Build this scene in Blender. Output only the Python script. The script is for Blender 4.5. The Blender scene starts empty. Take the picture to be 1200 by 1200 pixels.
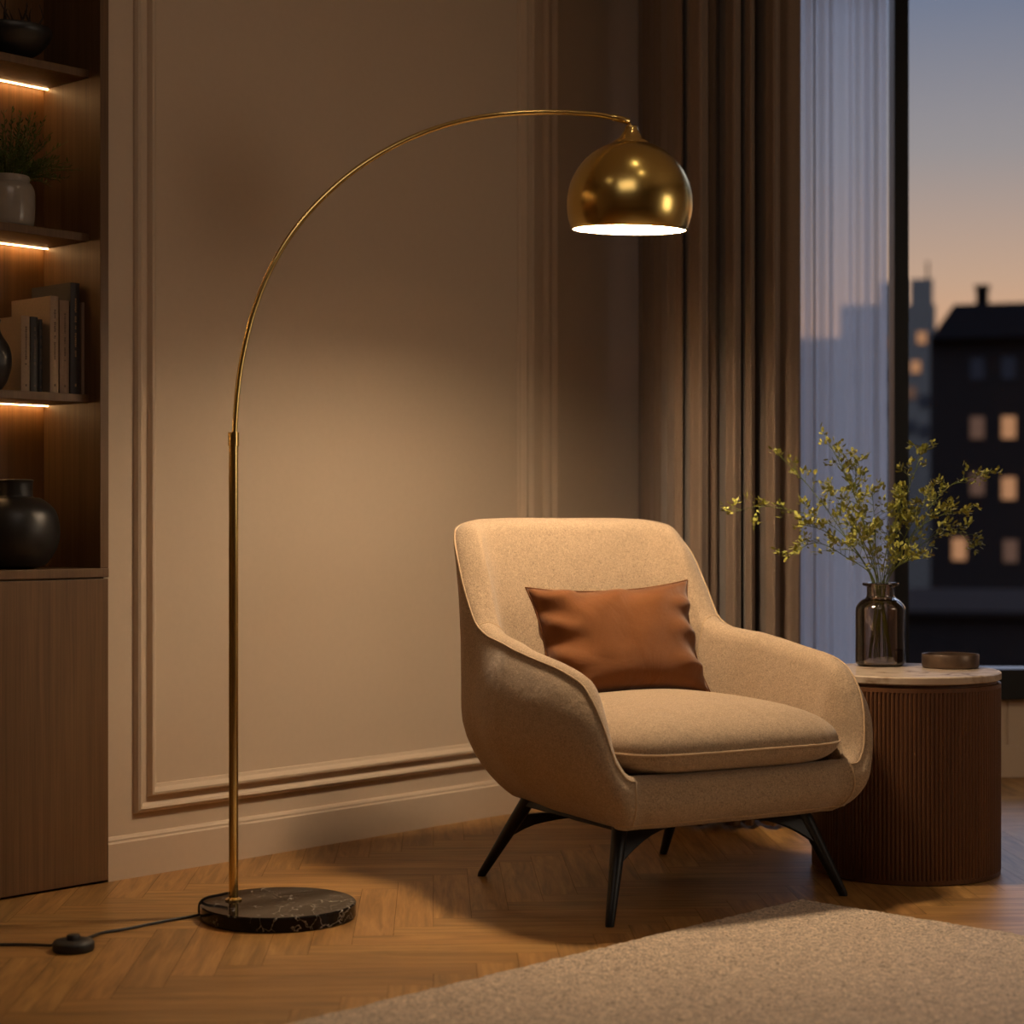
import bpy, bmesh, math, random
from mathutils import Vector, Matrix, noise
S = bpy.context.scene
C = S.collection
R = math.radians
PI = math.pi

# ------------------------------------------------------------------ camera, world, lights, exposure
F = 2200.0            # focal length in pixels of the 1200 px frame
H = 0.88              # camera height
cam = bpy.data.cameras.new('camera'); camo = bpy.data.objects.new('camera', cam); C.objects.link(camo)
cam.sensor_width = 36; cam.lens = 36 * F / 1200
camo.location = (0, 0, H); camo.rotation_euler = (R(90), 0, 0)
cam.shift_y = 11 / 1200
cam.clip_start = 0.05; cam.clip_end = 1500
cam.dof.use_dof = True; cam.dof.focus_distance = 4.5; cam.dof.aperture_fstop = 2.6
S.camera = camo
S.view_settings.view_transform = 'Standard'; S.view_settings.look = 'None'
S.view_settings.gamma = 1; S.view_settings.exposure = 0.45; S.view_settings.use_curve_mapping = False
cy = S.cycles
cy.use_denoising = True; cy.max_bounces = 10; cy.diffuse_bounces = 5; cy.glossy_bounces = 5
cy.transmission_bounces = 8; cy.transparent_max_bounces = 16
cy.caustics_reflective = False; cy.caustics_refractive = False
cy.sample_clamp_indirect = 6

W = bpy.data.worlds.new('dusk_sky'); S.world = W; W.use_nodes = True
nt = W.node_tree; nt.nodes.clear()
tc = nt.nodes.new('ShaderNodeTexCoord'); sx = nt.nodes.new('ShaderNodeSeparateXYZ')
rp = nt.nodes.new('ShaderNodeValToRGB'); bg = nt.nodes.new('ShaderNodeBackground'); wo = nt.nodes.new('ShaderNodeOutputWorld')
nt.links.new(tc.outputs['Generated'], sx.inputs[0]); nt.links.new(sx.outputs['Z'], rp.inputs[0])
nt.links.new(rp.outputs[0], bg.inputs[0]); nt.links.new(bg.outputs[0], wo.inputs[0])
stops = [(0.0, (.05, .045, .045)), (0.02, (.55, .28, .14)), (0.085, (.60, .32, .17)), (.125, (.46, .30, .205)), (.19, (.26, .235, .235)),
         (.265, (.135, .158, .222)), (.42, (1.1, 1.25, 1.7)), (.8, (3.0, 3.4, 4.6))]
el = rp.color_ramp.elements
el[0].position, el[0].color = stops[0][0], (*stops[0][1], 1)
el[1].position, el[1].color = stops[-1][0], (*stops[-1][1], 1)
for p, c in stops[1:-1]:
    e = el.new(p); e.color = (*c, 1)
bg.inputs[1].default_value = 1.0

SHADE = Vector((.279, 4.45, 1.632))
def light(name, kind, loc, energy, color, size=.1, rot=None, sy=None, target=None):
    l = bpy.data.lights.new(name, kind); o = bpy.data.objects.new(name, l); C.objects.link(o)
    l.energy = energy; l.color = color; o.location = loc
    if kind == 'AREA':
        l.size = size
        if sy: l.shape = 'RECTANGLE'; l.size_y = sy
    else: l.shadow_soft_size = size
    if target is not None:
        o.rotation_euler = (Vector(target) - Vector(loc)).to_track_quat('-Z', 'Y').to_euler()
    return o
WARM = (1.0, .76, .51)
# lamp bulb light (sits inside the shade)
light('bulb_light', 'POINT', (SHADE.x, SHADE.y, SHADE.z + .050), 63, WARM, .080)
# soft room light: an added ambient fill under the ceiling and a lamp on the right hand wall
light('ceiling_fill_soft', 'AREA', (-.1, 2.3, 2.82), 5.5, (1, .80, .65), 1.2, target=(-.3, 4.4, .6))
light('side_lamp_light', 'AREA', (3.1, 3.35, 1.5), 7.5, (1, .82, .62), 1.0, target=(.3, 4.45, 1.5))

# ------------------------------------------------------------------ materials
def newmat(name):
    m = bpy.data.materials.new(name); m.use_nodes = True
    return m, m.node_tree, m.node_tree.nodes['Principled BSDF']
def lin(r, g, b):
    f = lambda v: (v / 255 / 12.92) if v / 255 <= .04045 else ((v / 255 + .055) / 1.055) ** 2.4
    return (f(r), f(g), f(b), 1)
def coords(nt, scale, kind='Object'):
    t = nt.nodes.new('ShaderNodeTexCoord'); m = nt.nodes.new('ShaderNodeMapping'); m.inputs['Scale'].default_value = scale
    nt.links.new(t.outputs[kind], m.inputs[0]); return m.outputs[0]
def tex_noise(nt, vec, scale, detail=4, rough=.55, dist=0):
    n = nt.nodes.new('ShaderNodeTexNoise'); n.inputs['Scale'].default_value = scale; n.inputs['Detail'].default_value = detail
    n.inputs['Roughness'].default_value = rough; n.inputs['Distortion'].default_value = dist
    nt.links.new(vec, n.inputs['Vector']); return n.outputs['Fac']
def ramp(nt, fac, stops):
    r = nt.nodes.new('ShaderNodeValToRGB'); e = r.color_ramp.elements
    e[0].position, e[0].color = stops[0]; e[1].position, e[1].color = stops[-1]
    for p, c in stops[1:-1]:
        x = e.new(p); x.color = c
    nt.links.new(fac, r.inputs[0]); return r.outputs[0]
def bump(nt, p, fac, strength, dist=.002):
    b = nt.nodes.new('ShaderNodeBump'); b.inputs['Strength'].default_value = strength; b.inputs['Distance'].default_value = dist
    nt.links.new(fac, b.inputs['Height'])
    prev = p.inputs['Normal'].links
    if prev: nt.links.new(prev[0].from_socket, b.inputs['Normal'])
    nt.links.new(b.outputs[0], p.inputs['Normal'])
def plain(name, col, rough=.5, metal=0, nscale=40, nstr=.05, spec=.5, var=.06):
    m, nt, p = newmat(name)
    v = coords(nt, (1, 1, 1)); f = tex_noise(nt, v, nscale)
    c = Vector(col[:3])
    nt.links.new(ramp(nt, f, [(.3, (*(c * (1 - var)), 1)), (.7, (*(c * (1 + var)), 1))]), p.inputs['Base Color'])
    p.inputs['Roughness'].default_value = rough; p.inputs['Metallic'].default_value = metal
    p.inputs['Specular IOR Level'].default_value = spec
    if nstr: bump(nt, p, f, nstr)
    return m
def wood(name, c0, c1, rough=.45, grain=(55, 55, 2.2), kind='Object', spec=.4):
    m, nt, p = newmat(name)
    v = coords(nt, grain, kind)
    f = tex_noise(nt, v, 1.0, 6, .6, .4)
    v2 = coords(nt, (grain[0] * 4, grain[1] * 4, grain[2] * 1.5), kind)
    f2 = tex_noise(nt, v2, 1.0, 3, .6)
    mx = nt.nodes.new('ShaderNodeMix'); mx.data_type = 'FLOAT'; mx.inputs[0].default_value = .4
    nt.links.new(f, mx.inputs[2]); nt.links.new(f2, mx.inputs[3])
    nt.links.new(ramp(nt, mx.outputs[0], [(.32, c0), (.68, c1)]), p.inputs['Base Color'])
    p.inputs['Roughness'].default_value = rough; p.inputs['Specular IOR Level'].default_value = spec
    bump(nt, p, mx.outputs[0], .12, .001)
    return m
def fabric(name, c, var=.14, rough=.95, bstr=.5, sheen=.3, fine=330, wr=.0):
    m, nt, p = newmat(name)
    v = coords(nt, (1, 1, 1))
    f = tex_noise(nt, v, fine, 2, .6); f2 = tex_noise(nt, v, 120, 3, .7, 2.2)
    mx = nt.nodes.new('ShaderNodeMix'); mx.data_type = 'FLOAT'; mx.inputs[0].default_value = .5
    nt.links.new(f, mx.inputs[2]); nt.links.new(f2, mx.inputs[3])
    c = Vector(c[:3])
    nt.links.new(ramp(nt, mx.outputs[0], [(.34, (*(c * (1 - var)), 1)), (.66, (*(c * (1 + var)), 1))]), p.inputs['Base Color'])
    p.inputs['Roughness'].default_value = rough; p.inputs['Specular IOR Level'].default_value = .15
    p.inputs['Sheen Weight'].default_value = sheen; p.inputs['Sheen Roughness'].default_value = .5
    if wr: bump(nt, p, tex_noise(nt, v, 9, 3, .5, .6), wr, .02)
    bump(nt, p, mx.outputs[0], bstr, .0012)
    return m
def emis(name, col, strength):
    m, nt, p = newmat(name); p.inputs['Base Color'].default_value = (*col, 1)
    p.inputs['Base Color'].default_value = (.02, .02, .02, 1); p.inputs['Specular IOR Level'].default_value = 0
    p.inputs['Emission Color'].default_value = (*col, 1); p.inputs['Emission Strength'].default_value = strength
    return m

M = {}
M['wall'] = plain('wall_paint', lin(203, 183, 160), .6, 0, 60, .03, .3, .015)
M['ceiling'] = plain('ceiling_paint', lin(200, 190, 178), .8, 0, 60, .03, .3, .01)
M['cab'] = wood('cabinet_wood', lin(84, 61, 39), lin(114, 85, 56), .5, (48, 48, 1.8))
M['cabin'] = wood('cabinet_inner_wood', lin(96, 66, 36), lin(126, 88, 50), .5, (48, 48, 1.8))
M['brass'] = plain('polished_brass', lin(242, 212, 138), .2, 1, 300, 0, .5, .02)
M['brassb'] = plain('brushed_brass', lin(228, 200, 122), .24, 1, 300, .0, .5, .02)
M['shade_in'] = plain('shade_white_inside', (.62, .58, .52, 1), .6, 0, 50, 0)
M['bulb'] = emis('bulb_glow', (1, .82, .55), 14)
M['led'] = emis('led_glow', (1.0, .57, .23), 24)
M['downlight'] = emis('downlight_glow', (1, .78, .5), 20)
M['black_metal'] = plain('black_metal', (.012, .012, .013, 1), .42, .3, 80, .02)
M['rubber'] = plain('black_plastic', (.014, .013, .013, 1), .5, 0, 80, .02)
M['linen'] = fabric('beige_chair_linen', lin(164, 141, 115), .42, .95, 1.0, .2, wr=.25)
M['seam'] = fabric('seam_piping', lin(180, 152, 118), .1)
M['velvet'] = fabric('rust_velvet', lin(104, 60, 20), .10, .8, .3, .25, 500, wr=.3)
M['drape'] = fabric('taupe_drape', lin(126, 107, 92), .1, .9, .3, .15, 400)
M['dark_ceramic'] = plain('dark_ceramic', (.016, .015, .015, 1), .38, 0, 30, .1, .5, .2)
M['white_ceramic'] = plain('white_glazed_ceramic', lin(146, 137, 127), .22, 0, 30, .02)
M['fern'] = plain('dark_green_leaf', lin(62, 78, 30), .6, 0, 90, 0, .3, .3)
M['twig'] = plain('dry_twig', lin(50, 34, 22), .8, 0, 60, .1)
M['leaf'] = plain('yellow_green_leaf', lin(146, 144, 64), .55, 0, 60, 0, .3, .25)
M['stem'] = plain('green_stem', lin(96, 106, 46), .6, 0, 60, 0, .3, .15)
M['table_wood'] = wood('walnut_flutes', lin(80, 51, 31), lin(110, 73, 47), .42, (70, 70, 3))
M['bronze'] = plain('bronze_dish', lin(96, 78, 64), .38, .5, 60, .05)
M['frame'] = plain('dark_window_frame', (.01, .011, .013, 1), .45, .2, 60, .02)
M['book_beige'] = plain('book_beige', lin(150, 128, 106), .7, 0, 150, .05)
M['book_tan'] = plain('book_tan', lin(128, 104, 84), .7, 0, 150, .05)
M['book_dark'] = plain('book_charcoal', lin(62, 58, 58), .6, 0, 150, .05)
M['book_black'] = plain('book_black', lin(40, 38, 38), .6, 0, 150, .05)
M['page'] = plain('book_pages', lin(170, 155, 130), .8, 0, 300, .05)
M['gilt'] = plain('spine_gilt', lin(170, 135, 95), .4, .4, 100, 0)
M['ink'] = plain('spine_ink', lin(84, 66, 52), .6, 0, 100, 0)

# marble: black with thin white veins
def marble(name, base, vein, vs, width, rough, dense=1.0):
    m, nt, p = newmat(name); v = coords(nt, (1, 1, 1))
    n = nt.nodes.new('ShaderNodeTexNoise'); n.inputs['Scale'].default_value = vs; n.inputs['Detail'].default_value = 5
    nt.links.new(v, n.inputs['Vector'])
    mul = nt.nodes.new('ShaderNodeVectorMath'); mul.operation = 'SCALE'; mul.inputs['Scale'].default_value = .22
    nt.links.new(n.outputs['Color'], mul.inputs[0])
    add = nt.nodes.new('ShaderNodeVectorMath'); add.operation = 'ADD'
    nt.links.new(v, add.inputs[0]); nt.links.new(mul.outputs[0], add.inputs[1])
    vo = nt.nodes.new('ShaderNodeTexVoronoi'); vo.feature = 'DISTANCE_TO_EDGE'; vo.inputs['Scale'].default_value = vs * 1.6
    nt.links.new(add.outputs[0], vo.inputs['Vector'])
    vein_f = ramp(nt, vo.outputs['Distance'], [(0, (1, 1, 1, 1)), (width, (0, 0, 0, 1))])
    mask = ramp(nt, tex_noise(nt, v, vs * 1.7, 4), [(.44, (0, 0, 0, 1)), (.6, (1, 1, 1, 1))])
    mm = nt.nodes.new('ShaderNodeMath'); mm.operation = 'MULTIPLY'
    nt.links.new(vein_f, mm.inputs[0]); nt.links.new(mask, mm.inputs[1])
    mx = nt.nodes.new('ShaderNodeMix'); mx.data_type = 'RGBA'
    nt.links.new(mm.outputs[0], mx.inputs[0]); mx.inputs[6].default_value = base; mx.inputs[7].default_value = vein
    nt.links.new(mx.outputs[2], p.inputs['Base Color']); p.inputs['Roughness'].default_value = rough; p.inputs['Specular IOR Level'].default_value = .18
    return m
M['black_marble'] = marble('black_marble', (.008, .007, .007, 1), (.5, .45, .38, 1), 11, .022, .09)
M['travertine'] = marble('cream_marble', lin(190, 170, 148), lin(140, 116, 92), 6, .12, .25)

# thin glass, smoked glass, sheer voile
def thin_glass(name, tint, refl=1.0, rough=0.0, alpha=1.0):
    m, nt, p = newmat(name); nt.nodes.remove(p); out = nt.nodes['Material Output']
    tr = nt.nodes.new('ShaderNodeBsdfTransparent'); tr.inputs[0].default_value = (*tint, 1)
    gl = nt.nodes.new('ShaderNodeBsdfGlossy'); gl.inputs['Roughness'].default_value = rough
    lw = nt.nodes.new('ShaderNodeFresnel'); lw.inputs['IOR'].default_value = 1.5
    ml = nt.nodes.new('ShaderNodeMath'); ml.operation = 'MULTIPLY'; ml.inputs[1].default_value = refl
    nt.links.new(lw.outputs[0], ml.inputs[0])
    mx = nt.nodes.new('ShaderNodeMixShader')
    nt.links.new(ml.outputs[0], mx.inputs[0]); nt.links.new(tr.outputs[0], mx.inputs[1]); nt.links.new(gl.outputs[0], mx.inputs[2])
    nt.links.new(mx.outputs[0], out.inputs[0]); return m
M['pane'] = thin_glass('window_glass', (.96, .97, .98), .9)
M['smoke'] = thin_glass('smoked_glass', (.84, .76, .69), 2.2, .03)
m, nt, p = newmat('sheer_voile'); nt.nodes.remove(p); out = nt.nodes['Material Output']
tr = nt.nodes.new('ShaderNodeBsdfTransparent'); tl = nt.nodes.new('ShaderNodeBsdfTranslucent'); df = nt.nodes.new('ShaderNodeBsdfDiffuse')
tl.inputs[0].default_value = (.88, .89, .96, 1); df.inputs[0].default_value = (.8, .8, .86, 1)
a = nt.nodes.new('ShaderNodeMixShader'); a.inputs[0].default_value = .12
nt.links.new(tl.outputs[0], a.inputs[1]); nt.links.new(df.outputs[0], a.inputs[2])
b = nt.nodes.new('ShaderNodeMixShader')
wv = tex_noise(nt, coords(nt, (300, 300, 300)), 1, 2)
rr = ramp(nt, wv, [(.3, (.92, .92, .92, 1)), (.7, (1, 1, 1, 1))])
lw = nt.nodes.new('ShaderNodeLayerWeight'); lw.inputs['Blend'].default_value = .5
r2 = ramp(nt, lw.outputs['Facing'], [(0, (.66, .66, .66, 1)), (.6, (.95, .95, .95, 1))])
mu = nt.nodes.new('ShaderNodeMath'); mu.operation = 'MULTIPLY'; nt.links.new(rr, mu.inputs[0]); nt.links.new(r2, mu.inputs[1])
nt.links.new(mu.outputs[0], b.inputs[0])
nt.links.new(tr.outputs[0], b.inputs[1]); nt.links.new(a.outputs[0], b.inputs[2]); nt.links.new(b.outputs[0], out.inputs[0])
M['sheer'] = m

# parquet: a colour attribute gives each board its own tone; grain runs with the board's UV
m, nt, p = newmat('oak_parquet')
uv = coords(nt, (1, 1, 1), 'UV')
mp = nt.nodes.new('ShaderNodeMapping'); mp.inputs['Scale'].default_value = (3.5, 38, 1); nt.links.new(uv, mp.inputs[0])
g = tex_noise(nt, mp.outputs[0], 1, 6, .6, .8)
mp2 = nt.nodes.new('ShaderNodeMapping'); mp2.inputs['Scale'].default_value = (9, 160, 1); nt.links.new(uv, mp2.inputs[0])
g2 = tex_noise(nt, mp2.outputs[0], 1, 3, .6)
base = ramp(nt, g, [(.3, lin(124, 90, 48)), (.5, lin(164, 121, 68)), (.72, lin(188, 144, 86))])
at = nt.nodes.new('ShaderNodeAttribute'); at.attribute_name = 'tone'
m1 = nt.nodes.new('ShaderNodeMix'); m1.data_type = 'RGBA'; m1.blend_type = 'MULTIPLY'; m1.inputs[0].default_value = 1
nt.links.new(base, m1.inputs[6]); nt.links.new(at.outputs['Color'], m1.inputs[7])
fine = ramp(nt, g2, [(.3, (.82, .8, .78, 1)), (.6, (1, 1, 1, 1))])
m2 = nt.nodes.new('ShaderNodeMix'); m2.data_type = 'RGBA'; m2.blend_type = 'MULTIPLY'; m2.inputs[0].default_value = 1
nt.links.new(m1.outputs[2], m2.inputs[6]); nt.links.new(fine, m2.inputs[7])
nt.links.new(m2.outputs[2], p.inputs['Base Color']); p.inputs['Roughness'].default_value = .38
p.inputs['Specular IOR Level'].default_value = .4
bump(nt, p, g2, .15, .0008)
M['oak'] = m
M['gap'] = plain('parquet_gap', lin(60, 36, 18), .9)

m, nt, p = newmat('cream_boucle_rug')
v = coords(nt, (1, 1, 1))
n1 = tex_noise(nt, v, 85, 3, .6, 2.5)
nt.links.new(ramp(nt, n1, [(.35, lin(138, 116, 94)), (.6, lin(246, 222, 194))]), p.inputs['Base Color'])
p.inputs['Roughness'].default_value = 1; p.inputs['Specular IOR Level'].default_value = .1
p.inputs['Sheen Weight'].default_value = .3
bump(nt, p, n1, 1.0, .006)
M['rug'] = m

# ------------------------------------------------------------------ mesh helpers
def mesh_obj(name, verts, faces, mat=None, parent=None, smooth=True, mats=None, midx=None, sharp=35):
    me = bpy.data.meshes.new(name); me.from_pydata([tuple(v) for v in verts], [], faces); me.validate()
    o = bpy.data.objects.new(name, me); C.objects.link(o)
    for mm in (mats or [mat]): me.materials.append(mm)
    if midx:
        for pl, i in zip(me.polygons, midx): pl.material_index = i
    bm = bmesh.new(); bm.from_mesh(me)
    bmesh.ops.recalc_face_normals(bm, faces=bm.faces); bm.to_mesh(me); bm.free()
    if smooth:
        me.polygons.foreach_set('use_smooth', [True] * len(me.polygons))
        try: me.set_sharp_from_angle(angle=R(sharp))
        except Exception: pass
    if parent: o.parent = parent
    return o
class MB:
    def __init__(s): s.v = []; s.f = []
    def add(s, v, f):
        n = len(s.v); s.v += [Vector(p) for p in v]; s.f += [tuple(i + n for i in q) for q in f]; return s
    def box8(s, p):
        return s.add(p, [(0, 1, 2, 3), (4, 7, 6, 5), (0, 4, 5, 1), (1, 5, 6, 2), (2, 6, 7, 3), (3, 7, 4, 0)])
    def box(s, x0, x1, y0, y1, z0, z1):
        return s.box8([(x0, y0, z0), (x1, y0, z0), (x1, y1, z0), (x0, y1, z0), (x0, y0, z1), (x1, y0, z1), (x1, y1, z1), (x0, y1, z1)])
    def tube(s, pts, rad, n=10, cap=True):
        pts = [Vector(p) for p in pts]; k = len(pts)
        rad = rad if hasattr(rad, '__len__') else [rad] * k
        v = []; up = Vector((0, 0, 1)); prev = None
        for i, p in enumerate(pts):
            t = (pts[min(i + 1, k - 1)] - pts[max(i - 1, 0)]).normalized()
            if prev is None:
                a = t.cross(up)
                if a.length < 1e-3: a = t.cross(Vector((1, 0, 0)))
            else:
                a = prev - t * prev.dot(t)
            a.normalize(); prev = a; b_ = t.cross(a)
            for j in range(n):
                th = 2 * PI * j / n; v.append(p + (a * math.cos(th) + b_ * math.sin(th)) * rad[i])
        f = []
        for i in range(k - 1):
            for j in range(n):
                f.append((i * n + j, i * n + (j + 1) % n, (i + 1) * n + (j + 1) % n, (i + 1) * n + j))
        if cap: f += [tuple(range(n - 1, -1, -1)), tuple((k - 1) * n + j for j in range(n))]
        return s.add(v, f)
    def lathe(s, prof, c=(0, 0, 0), n=48, closed=False, cap=True):
        v = []; f = []; k = len(prof)
        for r, z in prof:
            for j in range(n):
                th = 2 * PI * j / n; v.append((c[0] + r * math.cos(th), c[1] + r * math.sin(th), c[2] + z))
        for i in range(k - 1 if not closed else k):
            i2 = (i + 1) % k
            for j in range(n):
                f.append((i * n + j, i * n + (j + 1) % n, i2 * n + (j + 1) % n, i2 * n + j))
        if not closed and cap:
            if prof[0][0] > 1e-5: f.append(tuple(range(n - 1, -1, -1)))
            if prof[-1][0] > 1e-5: f.append(tuple((k - 1) * n + j for j in range(n)))
        return s.add(v, f)
    def build(s, name, mat, parent=None, smooth=True, bevel=0, sharp=35):
        o = mesh_obj(name, s.v, s.f, mat, parent, smooth, sharp=sharp)
        if bevel:
            b_ = o.modifiers.new('bevel', 'BEVEL'); b_.width = bevel; b_.segments = 3; b_.limit_method = 'ANGLE'; b_.angle_limit = R(40)
        return o
def tag(o, label=None, cat=None, group=None, kind=None):
    if label: o['label'] = label
    if cat: o['category'] = cat
    if group: o['group'] = group
    if kind: o['kind'] = kind
    return o
def empty(name, loc=(0, 0, 0), rz=0):
    o = bpy.data.objects.new(name, None); C.objects.link(o); o.location = loc; o.rotation_euler = (0, 0, rz); o.empty_display_size = .1
    return o
def struct(o): o['kind'] = 'structure'; return o
def catmull(pts, n=8):
    pts = [Vector(p) for p in pts]; out_ = []
    q = [pts[0] * 2 - pts[1]] + pts + [pts[-1] * 2 - pts[-2]]
    for i in range(1, len(q) - 2):
        for j in range(n):
            t = j / n; a0, a1, a2, a3 = q[i - 1], q[i], q[i + 1], q[i + 2]
            out_.append(.5 * ((2 * a1) + (a2 - a0) * t + (2 * a0 - 5 * a1 + 4 * a2 - a3) * t * t + (3 * a1 - a0 - 3 * a2 + a3) * t ** 3))
    out_.append(pts[-1]); return out_
def interp(tab, x):
    if x <= tab[0][0]: return tab[0][1]
    for (a0, b0), (a1, b1) in zip(tab, tab[1:]):
        if x <= a1:
            t = (x - a0) / (a1 - a0); t = t * t * (3 - 2 * t); return b0 + (b1 - b0) * t
    return tab[-1][1]
def interc(tab, x):      # monotone cubic
    n = len(tab)
    if x <= tab[0][0]: return tab[0][1]
    if x >= tab[-1][0]: return tab[-1][1]
    d = [(tab[i + 1][1] - tab[i][1]) / (tab[i + 1][0] - tab[i][0]) for i in range(n - 1)]
    m_ = [0] + [0 if d[i - 1] * d[i] <= 0 else 2 * d[i - 1] * d[i] / (d[i - 1] + d[i]) for i in range(1, n - 1)] + [0]
    for i in range(n - 1):
        if x <= tab[i + 1][0]:
            h_ = tab[i + 1][0] - tab[i][0]; t = (x - tab[i][0]) / h_
            return (2 * t ** 3 - 3 * t * t + 1) * tab[i][1] + (t ** 3 - 2 * t * t + t) * h_ * m_[i] + (3 * t * t - 2 * t ** 3) * tab[i + 1][1] + (t ** 3 - t * t) * h_ * m_[i + 1]
def interl(tab, x):
    if x <= tab[0][0]: return tab[0][1]
    for (a0, b0), (a1, b1) in zip(tab, tab[1:]):
        if x <= a1: return b0 + (b1 - b0) * (x - a0) / (a1 - a0)
    return tab[-1][1]
def at(px, py, D):           # a point seen at (px, py) at a given distance: used to place real-size things
    return Vector(((px - 600) / F * D, D, H - (py - 611) / F * D))

# left wall frame: s runs along the wall away from the camera, w goes into the wall
A = Vector((-.983, 4.582)); U = Vector((.882, .965)).normalized(); N = Vector((U.y, -U.x))
def wp(s, w, z):
    p_ = A + U * s - N * w; return Vector((p_.x, p_.y, z))
def s_at(px, w):             # distance along the wall where a depth-w line is seen at px
    k = (px - 600) / F; p0 = A - N * w
    return (k * p0.y - p0.x) / (U.x - k * U.y)
def wbox(mb, s0, s1, w0, w1, z0, z1):
    return mb.box8([wp(s0, w0, z0), wp(s1, w0, z0), wp(s1, w1, z0), wp(s0, w1, z0), wp(s0, w0, z1), wp(s1, w0, z1), wp(s1, w1, z1), wp(s0, w1, z1)])

CZ = 2.9
WY = 6.45                    # window wall distance
s_corner = (WY - (A.y + U.y * 0)) / U.y     # w = 0
# ------------------------------------------------------------------ structure
# floor: herringbone boards along and across the view
def floor():
    rnd = random.Random(4)
    wd, L = .085, .51; n = 6
    X0, X1, Y0, Y1 = -3.3, 3.3, -1.6, 7.3
    verts = []; faces = []; uvs = []; tones = []; mi = []
    rot = R(2.4)
    ca, sa = math.cos(rot), math.sin(rot)
    def quad(x, y, w_, h_, horiz):
        cx, cy_ = x + w_ / 2, y + h_ / 2
        if not (X0 + .1 < cx < X1 and Y0 + .1 < cy_ < Y1): return
        g_ = .0004
        pts = [(x + g_, y + g_), (x + w_ - g_, y + g_), (x + w_ - g_, y + h_ - g_), (x + g_, y + h_ - g_)]
        k = len(verts)
        for a_, b_ in pts: verts.append((a_ * ca - b_ * sa, a_ * sa + b_ * ca, 0))
        faces.append((k, k + 1, k + 2, k + 3)); mi.append(0)
        o1, o2 = rnd.random() * 50, rnd.random() * 50
        loc = [(0, 0), (w_, 0), (w_, h_), (0, h_)]
        for a_, b_ in loc:
            uvs.append((o1 + a_, o2 + b_) if horiz else (o1 + b_, o2 + a_))
        t = .82 + .3 * rnd.random(); wv_ = .97 + .06 * rnd.random()
        tones.append((t, t * wv_, t * wv_, 1))
    # herringbone: step (wd, wd) along the zigzag
    for j in range(-110, 170):
        for i in range(-30, 30):
            x = i * 2 * L / 1.0 * 0 + j * wd + i * L
            y = j * wd - i * L
            quad(x, y, L, wd, True)
            quad(x + L - 0 * wd, y - L + wd, wd, L, False) if False else quad(x, y + wd, wd, L, False)
    k = len(verts)
    nb = len(faces)
    verts.extend([(X0, Y0, -.002), (X1, Y0, -.002), (X1, Y1, -.002), (X0, Y1, -.002)]); faces.append((k, k + 1, k + 2, k + 3)); mi.append(1)
    # solid slab below
    verts.extend([(X0, Y0, -.12), (X1, Y0, -.12), (X1, Y1, -.12), (X0, Y1, -.12)])
    faces.extend([(k + 4, k + 7, k + 6, k + 5), (k, k + 4, k + 5, k + 1), (k + 1, k + 5, k + 6, k + 2), (k + 2, k + 6, k + 7, k + 3), (k + 3, k + 7, k + 4, k)]); mi.extend([1] * 5)
    me = bpy.data.meshes.new('floor'); me.from_pydata(verts, [], faces)
    me.materials.append(M['oak']); me.materials.append(M['gap'])
    for pl, i in zip(me.polygons, mi): pl.material_index = i
    ul = me.uv_layers.new(name='UVMap'); ca_ = me.color_attributes.new('tone', 'FLOAT_COLOR', 'CORNER')
    tot = len(me.loops); fu = [0.0] * (tot * 2); fc = [1.0] * (tot * 4)
    for q in range(nb):
        for c in range(4):
            li = me.polygons[q].loop_start + c
            fu[li * 2], fu[li * 2 + 1] = uvs[q * 4 + c]; fc[li * 4:li * 4 + 4] = tones[q]
    me.uv_layers['UVMap'].data.foreach_set('uv', fu); me.color_attributes['tone'].data.foreach_set('color', fc)
    o = bpy.data.objects.new('floor', me); C.objects.link(o); struct(o)
floor()
struct(MB().box(-3.3, 3.3, -1.6, 6.55, CZ, CZ + .1).build('ceiling', M['ceiling'], smooth=False))
CABR = s_at(127.5, -.003)      # right edge of the cabinet on the wall
CABL = CABR - 1.9
wl = MB()
wbox(wl, CABR, s_corner + .1, .018, .14, 0, CZ)
wl.build('wall_left', M['wall'], smooth=False); struct(bpy.data.objects['wall_left'])
wl = MB(); wbox(wl, CABL - 1.6, CABL, .018, .14, 0, CZ); struct(wl.build('wall_left_near', M['wall'], smooth=False))
struct(MB().box(-3.3, -3.2, -1.6, 2.6, 0, CZ).build('wall_side', M['wall'], smooth=False))
struct(MB().box(-3.3, 3.3, -1.6, -1.5, 0, CZ).build('wall_back', M['wall'], smooth=False))
struct(MB().box(3.2, 3.3, -1.5, WY + .1, 0, CZ).build('wall_right', M['wall'], smooth=False))
# low wall under the window, with a shallow joint, and a strip beside the corner
ZS = .27
xc = .60
mw = MB(); xj = (1180 - 600) / F * WY
mw.box(xc, xj - .004, WY, WY + .12, 0, ZS + .06); mw.box(xj - .004, xj + .004, WY + .006, WY + .12, 0, ZS + .06); mw.box(xj + .004, 3.2, WY, WY + .12, 0, ZS + .06)
mw.box(xc, .86, WY, WY + .12, ZS, CZ)
struct(mw.build('wall_window', M['wall'], smooth=False))
struct(MB().box(.9, 3.19, WY - .016, WY, 0, .11).build('baseboard_window', M['wall'], smooth=False, bevel=.004))
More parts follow.
